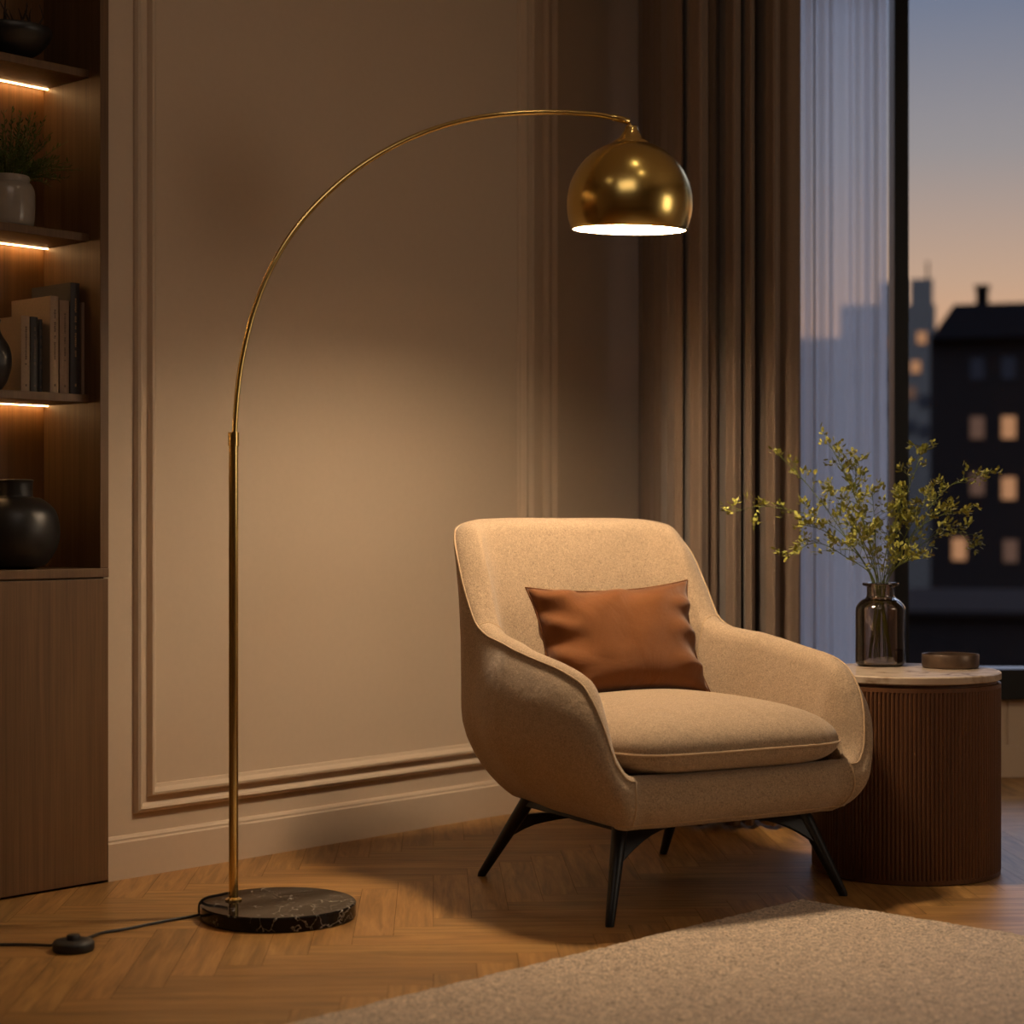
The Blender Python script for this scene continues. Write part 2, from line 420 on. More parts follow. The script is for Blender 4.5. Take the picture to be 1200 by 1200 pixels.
# window: sill, mullions, pane
win = struct(empty('window_1', (0, 0, 0)))
MB().box(.84, 3.2, WY - .04, WY + .10, ZS, ZS + .105).build('window_sill', M['frame'], win, bevel=.004)
fx0, fx1 = (1046 - 600) / F * WY, (1063 - 600) / F * WY
MB().box(fx0, fx1, WY - .03, WY + .07, ZS + .1, CZ).build('window_frame', M['frame'], win, smooth=False, bevel=.002)
MB().box(.86, .92, WY - .03, WY + .07, ZS + .1, CZ).build('window_frame', M['frame'], win, smooth=False, bevel=.002)
MB().box(2.75, 2.81, WY - .03, WY + .07, ZS + .1, CZ).build('window_frame', M['frame'], win, smooth=False, bevel=.002)
MB().box(.92, 3.2, WY - .03, WY + .07, CZ - .08, CZ).build('window_frame', M['frame'], win, smooth=False)
MB().box(.92, fx0, WY + .018, WY + .024, ZS + .1, CZ - .08).build('window_pane', M['pane'], win, smooth=False)
MB().box(fx1, 2.75, WY + .018, WY + .024, ZS + .1, CZ - .08).build('window_pane', M['pane'], win, smooth=False)

# baseboard of the left wall: tall board with a stepped cap
bb = MB()
sA = CABR + .001; sB = s_corner - .02
prof = [(0, 0), (0, .090), (.004, .094), (.004, .099), (.009, .104), (.014, .106), (.018, .106), (.018, 0)]
v = [wp(s, w, z) for s in (sA, sB) for w, z in prof]; k = len(prof)
bb.add(v, [(i, (i + 1) % k, k + (i + 1) % k, k + i) for i in range(k)] + [tuple(range(k)), tuple(range(2 * k - 1, k - 1, -1))])
struct(bb.build('baseboard_left', M['wall'], smooth=False))
# panel mouldings on the wall: profile swept round a rectangle with mitred corners (d = distance in from outer edge, r = relief)
MP = [(0, 0), (.001, .007), (.005, .014), (.011, .018), (.017, .015), (.021, .008), (.024, .0055), (.038, .0055), (.040, .012), (.044, .020), (.050, .021), (.056, .014), (.060, .007), (.064, .0055), (.068, .004), (.069, 0)]
def panel(name, s0, s1, z0, z1):
    v = []; f = []; k = len(MP)
    for (a_, b_, da, db) in ((s0, z0, 1, 1), (s1, z0, -1, 1), (s1, z1, -1, -1), (s0, z1, 1, -1)):
        for d, r in MP: v.append(wp(a_ + da * d, .018 - r, b_ + db * d))
    for c in range(4):
        c2 = (c + 1) % 4
        for i in range(k - 1): f.append((c * k + i, c2 * k + i, c2 * k + i + 1, c * k + i + 1))
    struct(mesh_obj(name, v, f, M['wall'], smooth=False))
panel('trim_1', s_at(156, .018), s_at(624, .018), .155, 2.72)
panel('trim_2', s_at(636, .018), s_corner - .12, .155, 2.72)

# ------------------------------------------------------------------ built-in bookcase
bc = tag(empty('bookcase', wp(CABR - .5, .1, 0)), 'tall built-in dark wood bookcase with lit shelves over a closed lower cabinet', 'bookcase')
INV = Matrix.Translation(-bc.location)
def bpart(mb, name, mat, bevel=.0015, parent=None):
    for i, p_ in enumerate(mb.v): mb.v[i] = p_ - bc.location
    return mb.build(name, mat, parent or bc, smooth=False, bevel=bevel)
WB = .236
sp0 = s_at(117.5, -.003)
LZ = .766
bpart(wbox(MB(), sp0, CABR, -.003, WB + .02, LZ, CZ), 'side_panel', M['cab'])
bpart(wbox(MB(), CABL, CABL + .025, -.003, WB + .02, LZ, CZ), 'side_panel', M['cab'])
bpart(wbox(MB(), CABL + .025, sp0, WB, WB + .02, LZ, CZ), 'back_panel', M['cabin'])
bpart(wbox(MB(), CABL, CABR, -.004, WB + .02, LZ - .022, LZ), 'ledge', M['cab'])
# lower carcass and its doors
bpart(wbox(MB(), CABL, CABR, .018, WB + .02, .02, LZ - .022), 'carcass', M['cab'])
bpart(wbox(MB(), CABL, CABR - .0, .02, WB, .0, .02), 'plinth', M['black_metal'], 0)
for a_, b_ in ((CABR - .62, CABR - .001), (CABR - 1.25, CABR - .624), (CABL, CABR - 1.254)):
    bpart(wbox(MB(), a_, b_, -.003, .016, .006, LZ - .0255), 'door', M['cab'])
SH = [1.984, 1.584, 1.190]
for z in SH:
    s_ = bpart(wbox(MB(), CABL + .025, sp0, .045, WB, z - .02, z), 'shelf', M['cab'])
    bpart(wbox(MB(), CABL + .03, s_at(58, WB - .02), WB - .018, WB - .013, z - .0222, z - .0195), 'led_strip', M['led'], 0, s_)

# ------------------------------------------------------------------ things in the bookcase
def book(px0, px1, top, mat, dep, w0, label, marks='ink', D_off=0):
    s0, s1 = s_at(px0, w0), s_at(px1, w0)
    c = wp((s0 + s1) / 2, w0 + dep / 2, SH[2]); D = wp(s1, w0, 0).y
    h = (H - (top - 611) / F * D) - SH[2]; t = s1 - s0 - .0015
    o = empty('book', c, math.atan2(U.y, U.x)); tag(o, label, 'book', 'books on the third shelf')
    # local x along the shelf, local y into the shelf
    cv = MB(); y0, y1 = -dep / 2, dep / 2
    cv.box(-t / 2, -t / 2 + .002, y0 + .003, y1, 0, h); cv.box(t / 2 - .002, t / 2, y0 + .003, y1, 0, h)
    n = 7; v = []; f = []
    for j in range(n):
        x = -t / 2 + t * j / (n - 1); b_ = .003 - .003 * math.sin(PI * j / (n - 1))
        v += [(x, y0 + b_, 0), (x, y0 + b_, h), (x, y0 + .004, h), (x, y0 + .004, 0)]
    for j in range(n - 1):
        for q in range(4): f.append((j * 4 + q, j * 4 + (q + 1) % 4, (j + 1) * 4 + (q + 1) % 4, (j + 1) * 4 + q))
    f += [(0, 1, 2, 3), tuple((n - 1) * 4 + q for q in (3, 2, 1, 0))]
    cv.add(v, f); cv.build('cover', mat, o)
    MB().box(-t / 2 + .002, t / 2 - .002, y0 + .005, y1 - .004, .003, h - .004).build('pages', M['page'], o, smooth=False)
    # faint worn marks down the spine, too small to be letters
    rn = random.Random(int(px0 * 7)); mk = MB(); z = h * .86
    while z > h * .35:
        l_ = .0015 + rn.random() * .003
        mk.box(-.0016 - rn.random() * .001, .0016 + rn.random() * .001, y0 - .0004, y0 + .001, z - l_, z); z -= l_ + .0012 + (.008 if rn.random() < .12 else 0)
    mk.build('spine_lettering', M[marks], o, smooth=False)
    MB().box(-.002, .002, y0 - .0004, y0 + .001, h * .07, h * .095).build('spine_emblem', M[marks], o, smooth=False)
book(25.3, 35.8, 370.6, M['book_beige'], .14, .062, 'short beige hardback, the leftmost book of the shelf row')
book(36.2, 45.5, 371.6, M['book_black'], .14, .062, 'short black hardback touching the leftmost beige book')
book(45.8, 50.6, 374.5, M['book_black'], .13, .085, 'very thin black book set back between the short black hardback and large beige one')
book(59.2, 69.6, 347.5, M['book_beige'], .17, .062, 'large beige hardback with its wide cover showing above the short books')
book(70.4, 82, 352.6, M['book_tan'], .15, .062, 'thick tan hardback left of the tall charcoal book')
book(83, 94.2, 332.0, M['book_dark'], .17, .062, 'tallest charcoal hardback with gilt spine marks', 'gilt')
book(96, 107.6, 355.4, M['book_tan'], .14, .062, 'tan hardback at the right end of the row')

def lathe_thing(name, prof, loc, mat, label, cat, n=48):
    o = MB().lathe(prof, n=n).build(name, mat, sharp=50); o.location = loc; tag(o, label, cat); return o
def round_prof(pts, n=6): return [(max(p_.x, 0), p_.y) for p_ in catmull([(a_, b_, 0) for a_, b_ in pts], n)]
def shelf_pos(px, w, z):
    return wp(s_at(px, w), w, z)
# big round vase on the ledge
lv = round_prof([(.045, 0), (.075, .012), (.1, .05), (.107, .093), (.096, .14), (.065, .168), (.046, .172), (.043, .18), (.043, .205), (.045, .212), (.038, .212), (.036, .18), (.02, .17)])
lathe_thing('round_vase', [(0, 0)] + lv, shelf_pos(17, .105, LZ), M['dark_ceramic'], 'large round matte black vase standing on the cabinet ledge', 'vase')
# small vase at the left of the books
sv = round_prof([(.02, 0), (.034, .02), (.045, .06), (.04, .1), (.022, .13), (.017, .15), (.02, .165), (.014, .163), (.012, .14)])
lathe_thing('bud_vase', [(0, 0)] + sv, shelf_pos(-9, .07, SH[2]), M['dark_ceramic'], 'small dark vase cut by the photo edge beside the books', 'vase')
# white pot with a fern
pl = tag(empty('potted_plant', shelf_pos(10, .115, SH[1])), 'white glazed jar planted with feathery dark green foliage', 'potted plant')
pp = round_prof([(.05, 0), (.058, .006), (.062, .03), (.062, .085), (.055, .104), (.05, .108), (.05, .122), (.046, .122), (.045, .1)])
MB().lathe([(0, 0)] + pp + [(0, .09)]).build('pot', M['white_ceramic'], pl, sharp=50)
rn = random.Random(12); fo = MB(); st = MB()
def leafquad(mb, p_, d, up_, l, w_):
    d = d.normalized(); sd = d.cross(up_)
    if sd.length < 1e-3: sd = d.cross(Vector((1, 0, .2)))
    sd.normalize(); nn = sd.cross(d)
    a_ = p_; b_ = p_ + d * l * .35 + sd * w_ - nn * w_ * .3; c = p_ + d * l * .75 + sd * w_ * .8 - nn * w_ * .3; e = p_ + d * l
    b2 = p_ + d * l * .35 - sd * w_ - nn * w_ * .3; c2 = p_ + d * l * .75 - sd * w_ * .8 - nn * w_ * .3
    m1_ = p_ + d * l * .35; m2_ = p_ + d * l * .75
    mb.add([a_, b_, c, e, c2, b2, m1_, m2_], [(0, 1, 6), (1, 2, 7, 6), (2, 3, 7), (0, 6, 5), (6, 7, 4, 5), (7, 3, 4)])
for i in range(120):
    th = rn.random() * 2 * PI; el_ = R(20 + 65 * rn.random()); L_ = .09 + .12 * rn.random()
    d = Vector((math.cos(th) * math.cos(el_), math.sin(th) * math.cos(el_), math.sin(el_)))
    if (wp(0, 0, 0) - wp(0, 1, 0)).dot(d) < 0: d = d - (wp(0, 1, 0) - wp(0, 0, 0)) * .0
    # keep fronds out of the back panel
    inw = -N.x * d.x - N.y * d.y
    L2 = min(L_, .10 / max(inw, .01)) if inw > 0 else L_
    p0 = Vector((math.cos(th) * .02, math.sin(th) * .02, .115))
    pts = [p0 + d * L2 * t + Vector((0, 0, -.045 * t * t * math.cos(el_))) for t in (0, .25, .5, .75, 1)]
    st.tube(pts, [.0012, .001, .0009, .0007, .0004], 4)
    for q in range(16):
        t = .25 + .75 * q / 16; k_ = min(int(t * 4), 3); p_ = pts[k_].lerp(pts[k_ + 1], t * 4 - k_)
        dd = d + Vector((rn.uniform(-1, 1), rn.uniform(-1, 1), rn.uniform(-.8, .8)))
        leafquad(fo, p_, dd, Vector((rn.uniform(-.3, .3), rn.uniform(-.3, .3), 1)), .010 + .008 * rn.random(), .0022)
fo.build('foliage', M['fern'], pl); st.build('stems', M['fern'], pl)
# dark bowl with dry twigs on the top shelf
bw = tag(empty('footed_bowl', shelf_pos(14, .11, SH[0])), 'dark bowl holding dry gnarled twigs on the highest shelf', 'bowl')
bp_ = round_prof([(.035, 0), (.038, .006), (.045, .012), (.072, .03), (.092, .058), (.094, .075), (.088, .074), (.07, .04), (.03, .02)])
MB().lathe([(0, 0)] + bp_ + [(0, .018)]).build('bowl', M['dark_ceramic'], bw, sharp=50)
tw = MB(); rn = random.Random(3)
for i in range(12):
    th = rn.random() * 2 * PI; r = rn.random() * .05
    p_ = Vector((math.cos(th) * r, math.sin(th) * r, .03)); pts = [p_]
    for q in range(5):
        p_ = p_ + Vector((rn.uniform(-.014, .014), rn.uniform(-.014, .014), rn.uniform(.010, .034))); pts.append(p_)
    tw.tube(pts, [.005, .0045, .004, .003, .0022, .001], 6)
tw.build('twigs', M['twig'], bw)

# ------------------------------------------------------------------ floor lamp
BASE = Vector((-.52, 4.18, 0)); POLE = Vector((-.6225, 4.197, 0))
lamp = tag(empty('floor_lamp', BASE), 'tall brass arc floor lamp with dome shade on a round black marble base', 'floor lamp')
def lp(v_): return Vector(v_) - BASE
MB().lathe([(.169, 0), (.1725, .003), (.1725, .030), (.1695, .033)], n=128).build('base', M['black_marble'], lamp, sharp=30)
pr = MB().lathe([(.0185, .033), (.0185, .036), (.013, .039), (.0115, .040)], lp(POLE), 40)
pr.build('pole_flange', M['brass'], lamp)
MB().lathe([(.0105, .036), (.0105, 1.055)], lp(POLE), 32).build('pole', M['brass'], lamp, sharp=60)
MB().lathe([(.0108, 1.048), (.0124, 1.0485), (.0124, 1.079), (.006, 1.080)], lp(POLE), 32).build('collar', M['brass'], lamp, sharp=50)
arc_px = [(274.6, 515), (276.5, 480), (280.5, 440), (288, 400), (299, 360), (316, 318), (341, 275), (375, 235), (418, 198), (470, 167), (525, 146), (580, 135), (640, 131.5), (690, 133.5), (718, 137.5)]
def arc3(px, py):
    t = (px - 275) / (738 - 275); D = POLE.y + (SHADE.y - POLE.y) * t
    return lp(at(px, py, D))
MB().tube(catmull([arc3(*p_) for p_ in arc_px], 8), .0061, 14).build('arc_arm', M['brass'], lamp, sharp=60)
MB().tube([arc3(716, 136.8), arc3(718, 137.3), arc3(736.5, 142.2), arc3(737.5, 142.6)], [.006, .0078, .0078, .006], 14).build('arm_tip', M['brass'], lamp, sharp=60)
# shade: dome, cap cone and hanging link, tilted a touch
sh = empty('shade_mount', lp(SHADE)); sh.parent = lamp; sh.name = 'lamp_shade_mount'
RS = .1495
tilt = Matrix.Rotation(R(1.1), 4, 'Y') @ Matrix.Rotation(R(3.4), 4, 'X')
outer = []; inner = []
a0 = R(-24)
for i in range(41):
    a_ = a0 + (PI / 2 - R(6) - a0) * i / 40
    outer.append((RS * math.cos(a_), RS * math.sin(a_)))
    inner.append(((RS - .0018) * math.cos(a_), (RS - .0018) * math.sin(a_)))
C_sh = lp(SHADE)
def tl_(mb):
    mb.v = [C_sh + tilt @ p_ for p_ in mb.v]; return mb
bpy.data.objects.remove(sh)
shade = tl_(MB().lathe([(RS * math.cos(a0) - .0018, RS * math.sin(a0) - .001)] + [(r, z) for r, z in outer] + [(0, RS)], n=96, cap=False)).build('lamp_shade', M['brassb'], lamp, sharp=50)
tl_(MB().lathe([(r, z) for r, z in inner] + [(0, RS - .002)], n=96, cap=False)).build('shade_lining', M['shade_in'], shade, sharp=80)
tl_(MB().lathe([(.045, RS - .009), (.0425, RS - .0035), (.036, RS + .001), (.027, RS + .008), (.020, RS + .018), (.0155, RS + .028), (.0145, RS + .033), (.010, RS + .035), (0, RS + .035)], n=48)).build('shade_cap', M['brass'], shade, sharp=50)
top = arc3(737, 143)
MB().tube([C_sh + tilt @ Vector((0, 0, RS + .03)), top], .0035, 10).build('hanging_link', M['brass'], lamp)
# bulb and holder inside the dome
MB().lathe([(.018, .098), (.018, .138), (0, .140)], C_sh, 24).build('bulb_holder', M['shade_in'], lamp)
MB().lathe([(0, .026)] + [(.026 * math.sin(a_ * PI / 10), .052 - .026 * math.cos(a_ * PI / 10)) for a_ in range(1, 9)] + [(.014, .100)], C_sh, 24).build('bulb', M['bulb'], lamp)
# cord and foot switch
def fl(px, py, z=.004): D = F * (H - z) / (py - 611); return Vector(((px - 600) / F * D, D, z))
sw = fl(86, 1107, .012)
cpts = [lp(POLE) + Vector((-.012, -.004, .05)), lp(POLE) + Vector((-.03, -.006, .046)), lp(POLE) + Vector((-.058, -.012, .041)), lp(POLE) + Vector((-.072, -.016, .030)), lp(POLE) + Vector((-.074, -.018, .012)),
        lp(fl(233, 1072)), lp(fl(200, 1078)), lp(fl(150, 1088)), lp(fl(120, 1093)), lp(fl(106, 1098, .008)), lp(sw) + Vector((0, 0, .004))]
cd = MB().tube(catmull(cpts, 8), .0032, 8)
cd.tube(catmull([lp(sw) + Vector((0, 0, -.002)), lp(fl(58, 1108, .006)), lp(fl(30, 1107)), lp(fl(0, 1107)), lp(fl(-60, 1110)), lp(fl(-160, 1102))], 8), .0032, 8)
cd.build('power_cord', M['rubber'], lamp)
so = MB().lathe([(.040, 0), (.0425, .004), (.0425, .016), (.039, .021), (.020, .023), (0, .023)], lp(Vector((sw.x, sw.y, 0))), 40).build('foot_switch', M['rubber'], lamp, sharp=50)
MB().lathe([(.014, .022), (.014, .030), (.012, .033), (0, .034)], lp(Vector((sw.x, sw.y, 0))), 28).build('switch_button', M['rubber'], so, sharp=50)

# ------------------------------------------------------------------ armchair
CH = empty('armchair', (.330, 4.53, 0), R(30))
tag(CH, 'beige linen lounge armchair with curved wraparound arms and splayed black metal legs', 'armchair')
AX, BY, CYY, NE = .438, .415, -.030, 4.2
NS = 400
plan = []
for i in range(NS):
    th = PI / 2 - 2 * PI * i / NS
    c, s = math.cos(th), math.sin(th)
    x = AX * math.copysign(abs(c) ** (2 / NE), c); y = BY * math.copysign(abs(s) ** (2 / NE), s)
    plan.append((x, y))
def resample(poly, n):
    L_ = [0]
    for a_, b_ in zip(poly, poly[1:] + poly[:1]): L_.append(L_[-1] + math.dist(a_, b_))
    out_ = []; j = 0; q = poly + poly[:1]
    for i in range(n):
        d = L_[-1] * i / n
        while L_[j + 1] < d: j += 1
        t = (d - L_[j]) / max(L_[j + 1] - L_[j], 1e-9); out_.append((q[j][0] + (q[j + 1][0] - q[j][0]) * t, q[j][1] + (q[j + 1][1] - q[j][1]) * t))
    return out_, L_[-1]
ST = 240
plan, PER = resample(plan, ST)          # starts at the middle of the back, runs to +x side, front, -x side
def station_of(x, y):
    return min(range(ST // 2 + 1), key=lambda i: math.dist(plan[i], (x, y)))
def keyed(keys): return sorted((station_of(x, y - CYY), v_) for (x, y), v_ in keys)
HT = keyed([((0, .38), .884), ((.16, .385), .884), ((.27, .38), .881), ((.34, .37), .866), ((.392, .33), .815), ((.415, .27), .715), ((.424, .205), .632), ((.428, .14), .608), ((.431, .02), .594), ((.432, -.12), .573), ((.431, -.22), .558), ((.428, -.31), .532), ((.42, -.37), .492), ((.403, -.410), .430), ((.375, -.432), .365), ((.34, -.442), .325), ((.29, -.445), .322), ((0, -.445), .322)])
OT = keyed([((0, .38), .066), ((.27, .38), .066), ((.35, .365), .044), ((.405, .30), .004), ((.424, .205), -.022), ((.431, .05), -.046), ((.428, -.31), -.040), ((.385, -.425), -.014), ((.34, -.442), -.020), ((.29, -.445), -.048), ((0, -.445), -.052)])
OL = keyed([((0, .38), -.11), ((.37, .35), -.11), ((.43, .0), -.145), ((.42, -.36), -.115), ((.34, -.44), -.065), ((.28, -.445), -.078), ((0, -.445), -.078)])
OM = keyed([((0, .38), 0), ((.36, -.437), 0), ((.33, -.443), -.012), ((.29, -.445), -.044), ((0, -.445), -.050)])
TK = keyed([((0, .38), .090), ((.34, .37), .082), ((.424, .205), .070), ((.431, -.1), .062), ((.42, -.35), .056), ((.3, -.44), .06), ((0, -.445), .07)])
OI = keyed([((0, .38), -.155), ((.37, .35), -.150), ((.43, .1), -.138), ((.428, -.28), -.130), ((.38, -.43), -.10), ((0, -.445), -.10)])
ZB = .205
def tp(y):
    t = min(1, max(0, (y + .03) / .24)); return 1 - .100 * t * t * (3 - 2 * t)
kJ = station_of(.424, .205 - CYY); kF = station_of(.325, -.444 - CYY)
plan = [(x * tp(y + CYY), y) for x, y in plan]
def section(i):
    k = i if i <= ST // 2 else ST - i
    h, ot, ol, tk, oi = interc(HT, k), interc(OT, k), interc(OL, k), interc(TK, k), interc(OI, k)
    om = interc(OM, k)
    zm = min(.425, ZB + .66 * (h - ZB))
    P = []
    P.append((ol - .07, ZB + .004)); P.append((ol - .02, ZB))
    for t in (0, .05, .12, .22, .35, .5, .68, .85, 1):
        z = ZB + .004 + (zm - ZB - .004) * t; P.append((ol * (1 - t) ** 1.9 - .012 * (1 - t) ** 8 + om * t ** .7, z))
    for t in (.25, .5, .75, .92):
        z = zm + (h - .014 - zm) * t; P.append((om + (ot - om) * t ** 2.0, z))
    P.append((ot, h - .014)); P.append((ot - .004, h - .005)); seam = len(P) - 1
    P.append((ot - .014, h + .001)); P.append((ot - tk * .45, h + .005)); P.append((ot - tk * .75, h - .003)); P.append((ot - tk * .93, h - .014)); P.append((ot - tk, h - .032))
    zi = .255
    if h - .04 > .33:
        for t in (.2, .4, .6, .8, 1):
            z = (h - .032) + (.33 - h + .032) * t
            o_ = (ot - tk) + (oi - ot + tk) * (t ** .8)
            P.append((o_, z))
    else:
        for t in (.2, .4, .6, .8, 1): P.append((ot - tk + (oi - ot + tk) * t, h - .032 - .004 * t))
    P.append((oi - .01, zi)); P.append((oi - .02, ZB + .02))
    x, y = plan[i]; a_, b_ = plan[(i - 1) % ST], plan[(i + 1) % ST]
    tx, ty = b_[0] - a_[0], b_[1] - a_[1]; l = math.hypot(tx, ty); nx, ny = -ty / l, tx / l
    if nx * x + ny * y < 0: nx, ny = -nx, -ny
    pts = []
    for j, (o_, z) in enumerate(P):
        if j > seam + 5 and z > .48 and kJ - 30 < k <= kJ + 1:      # soft pull folds where the wings meet the arms
            o_ += .0045 * math.sin(k * .42 + z * 52 + (1.3 if i > ST // 2 else 0)) * math.sin(PI * (k - kJ + 30) / 32) * min(1, (z - .48) / .06) * min(1, max(0, (.84 - z) / .08))
        pts.append(Vector((x + nx * o_, y + CYY + ny * o_, z)))
    return pts, seam, (nx, ny)
secs = [section(i) for i in range(ST)]
SEAM = secs[0][1]; NSEC = len(secs[0][0])
def loft(name, i0, i1, mat, close_bottom=False):
    idx = list(range(i0, i1 + 1)); v = []; f = []
    for i in idx: v += secs[i % ST][0]
    for a_ in range(len(idx) - 1):
        for j in range(NSEC - 1): f.append((a_ * NSEC + j, a_ * NSEC + j + 1, (a_ + 1) * NSEC + j + 1, (a_ + 1) * NSEC + j))
    return v, f
back_i = (-kJ, kJ)
for nm, i0, i1 in (('backrest', ST - kJ, ST + kJ), ('armrest', kJ, kF), ('armrest', ST - kF, ST - kJ), ('seat_base', kF, ST - kF)):
    v, f = loft(nm, i0, i1, M['linen'])
    if nm == 'seat_base':       # deck and underside closing the body
        n0 = len(v); ring = [secs[i][0][0] for i in range(ST)]; v += ring + [Vector((0, 0, ZB + .004))]
        for i in range(ST): f.append((n0 + i, n0 + (i + 1) % ST, n0 + ST))
        n1 = len(v); ring = [secs[i][0][-3] for i in range(ST)]; ring = [Vector((p_.x, p_.y, .29)) for p_ in ring]; v += ring + [Vector((0, 0, .30))]
        for i in range(ST): f.append((n1 + (i + 1) % ST, n1 + i, n1 + ST))
    o = mesh_obj(nm, v, f, M['linen'], CH, sharp=60)
# piping: along the arm ridges and round the back, plus vertical joints
def seam_line(i0, i1, j, off=.0012, step=1):
    out_ = []
    for i in range(i0, i1 + 1, step):
        p_ = secs[i % ST][0][j]; nx, ny = secs[i % ST][2]; out_.append(p_ + Vector((nx * off, ny * off, off)))
    return out_
pm = MB(); rp_ = .0021
pm.tube(seam_line(kF - 3, ST - kF + 3 - ST, SEAM) if False else seam_line(ST - kF, ST + kF, SEAM), rp_, 6)
for k_ in (kJ, ST - kJ): # joint between arm and back, running over the top and down both faces
    pm.tube([secs[k_][0][j] + Vector((secs[k_][2][0], secs[k_][2][1], 0)) * (.0005 if j <= SEAM + 2 else -.0008) for j in range(SEAM - 1, NSEC - 4)], .0016, 6)
pm.tube(seam_line(kF - 4, ST - kF + 4, 4, .0005), .0016, 6)
for k_ in (kF, ST - kF): # the arm ridge runs on down the front of the seat base
    pm.tube([secs[k_][0][j] + Vector((secs[k_][2][0], secs[k_][2][1], 0)) * .0006 for j in range(SEAM, 3, -1)], rp_, 6)
pm.build('piping', M['seam'], CH)
# seat cushion
def cushion():
    A_, B_ = .308, .338; cyy = -.075; v = []; f = []; nl, nm_ = 28, 128
    e2 = .34
    for i in range(nl + 1):
        ph = -PI / 2 + PI * i / nl
        for j in range(nm_):
            th = 2 * PI * j / nm_
            cp = math.copysign(abs(math.cos(ph)) ** .55, math.cos(ph)); sp = math.copysign(abs(math.sin(ph)) ** .9, math.sin(ph))
            x = A_ * cp * math.copysign(abs(math.cos(th)) ** e2, math.cos(th)); y = B_ * cp * math.copysign(abs(math.sin(th)) ** e2, math.sin(th))
            x *= 1 - .10 * max(0, (y + .1) / B_)
            z = .085 * sp if sp > 0 else .068 * sp
            if sp > 0:      # crown fuller in the middle, dipping gently to the back
                z += .016 * (1 - (x / A_) ** 2) * (1 - (y / B_) ** 2) * sp
            rr_ = noise.noise(Vector((x * 6, y * 6, 3))) * .002
            front = max(0, -y / B_) ** 6
            pk = math.sin(th * 46 + 2 * noise.noise(Vector((th * 3, 0, 0)))) * .0012 * front * abs(math.cos(ph)) ** .3
            v.append(Vector((x, y + cyy - pk * 2, .372 + z + rr_ * sp - .012 * (y / B_) * 0)))
    for i in range(nl):
        for j in range(nm_): f.append((i * nm_ + j, i * nm_ + (j + 1) % nm_, (i + 1) * nm_ + (j + 1) % nm_, (i + 1) * nm_ + j))
    f += [tuple(range(nm_ - 1, -1, -1)), tuple(nl * nm_ + j for j in range(nm_))]
    o = mesh_obj('seat_cushion', v, f, M['linen'], CH, sharp=80)
    eq = [v[(nl // 2) * nm_ + j] for j in range(nm_)] + [v[(nl // 2) * nm_]]
    eq = [Vector((p_.x * 1.006, (p_.y - cyy) * 1.006 + cyy, p_.z)) for p_ in eq]
    MB().tube(eq, .0030, 8).build('cushion_piping', M['seam'], o)
cushion()
# legs and rails in black metal
feet = {(-1, -1): (-.33, -.335), (1, -1): (.333, -.325), (-1, 1): (-.287, .318), (1, 1): (.280, .345)}
tops = {(-1, -1): (-.235, -.235), (1, -1): (.245, -.262), (-1, 1): (-.232, .165), (1, 1): (.255, .22)}
for k_ in feet:
    fx, fy = feet[k_]; tx, ty = tops[k_]
    pts = [Vector((fx, fy, 0)).lerp(Vector((tx, ty, .215)), t) for t in (0, .02, .25, .5, .75, 1)]
    mb = MB(); mb.tube(pts, [.0095, .0105, .0125, .0150, .0172, .0185], 20)
    for i, p_ in enumerate(mb.v):
        if i < 20: p_.z = 0
    mb.build('leg', M['black_metal'], CH, sharp=50)
def rail(a_, b_, gusset=True, drop=0):
    k0, k1 = a_, b_
    legoff = lambda q: Vector((feet[q][0] - tops[q][0], feet[q][1] - tops[q][1], 0))
    a_ = Vector((*tops[a_], 0)); b_ = Vector((*tops[b_], 0)); d = (b_ - a_).normalized(); L_ = (b_ - a_).length; n_ = Vector((-d.y, d.x, 0)) * .009
    v = []; f = []; K = 24
    for i in range(K + 1):
        t = i / K; e = min(t, 1 - t) * L_
        zt = .204 - drop; zbm = zt - .016 - ((.075 - drop * .6) * max(0, 1 - e / .15) ** 2.2 if gusset else .0)
        # follow the splay of the leg at the ends
        base_ = a_ + (b_ - a_) * t
        spl = 0.20 * max(0, 1 - e / .13) ** 2.2 if gusset else 0
        outw = (-d if t < .5 else d)
        for s_, z in ((-1, zt), (1, zt), (1, zbm), (-1, zbm)):
            off = (legoff(k0) if t < .5 else legoff(k1)) * (max(0, .215 - z) / .215 * (min(1, max(0, 1 - e / .15) * 1.6) if gusset else 1))
            v.append(base_ + n_ * s_ + off + Vector((0, 0, z)))
    for i in range(K):
        for q in range(4): f.append((i * 4 + q, i * 4 + (q + 1) % 4, (i + 1) * 4 + (q + 1) % 4, (i + 1) * 4 + q))
    f += [(0, 1, 2, 3), tuple(K * 4 + q for q in (3, 2, 1, 0))]
    o = mesh_obj('rail', v, f, M['black_metal'], CH, sharp=40)
    bv = o.modifiers.new('bevel', 'BEVEL'); bv.width = .003; bv.segments = 2; bv.limit_method = 'ANGLE'
rail((-1, -1), (1, -1)); rail((-1, 1), (1, 1), True, .04); rail((-1, -1), (-1, 1), False); rail((1, -1), (1, 1), False)

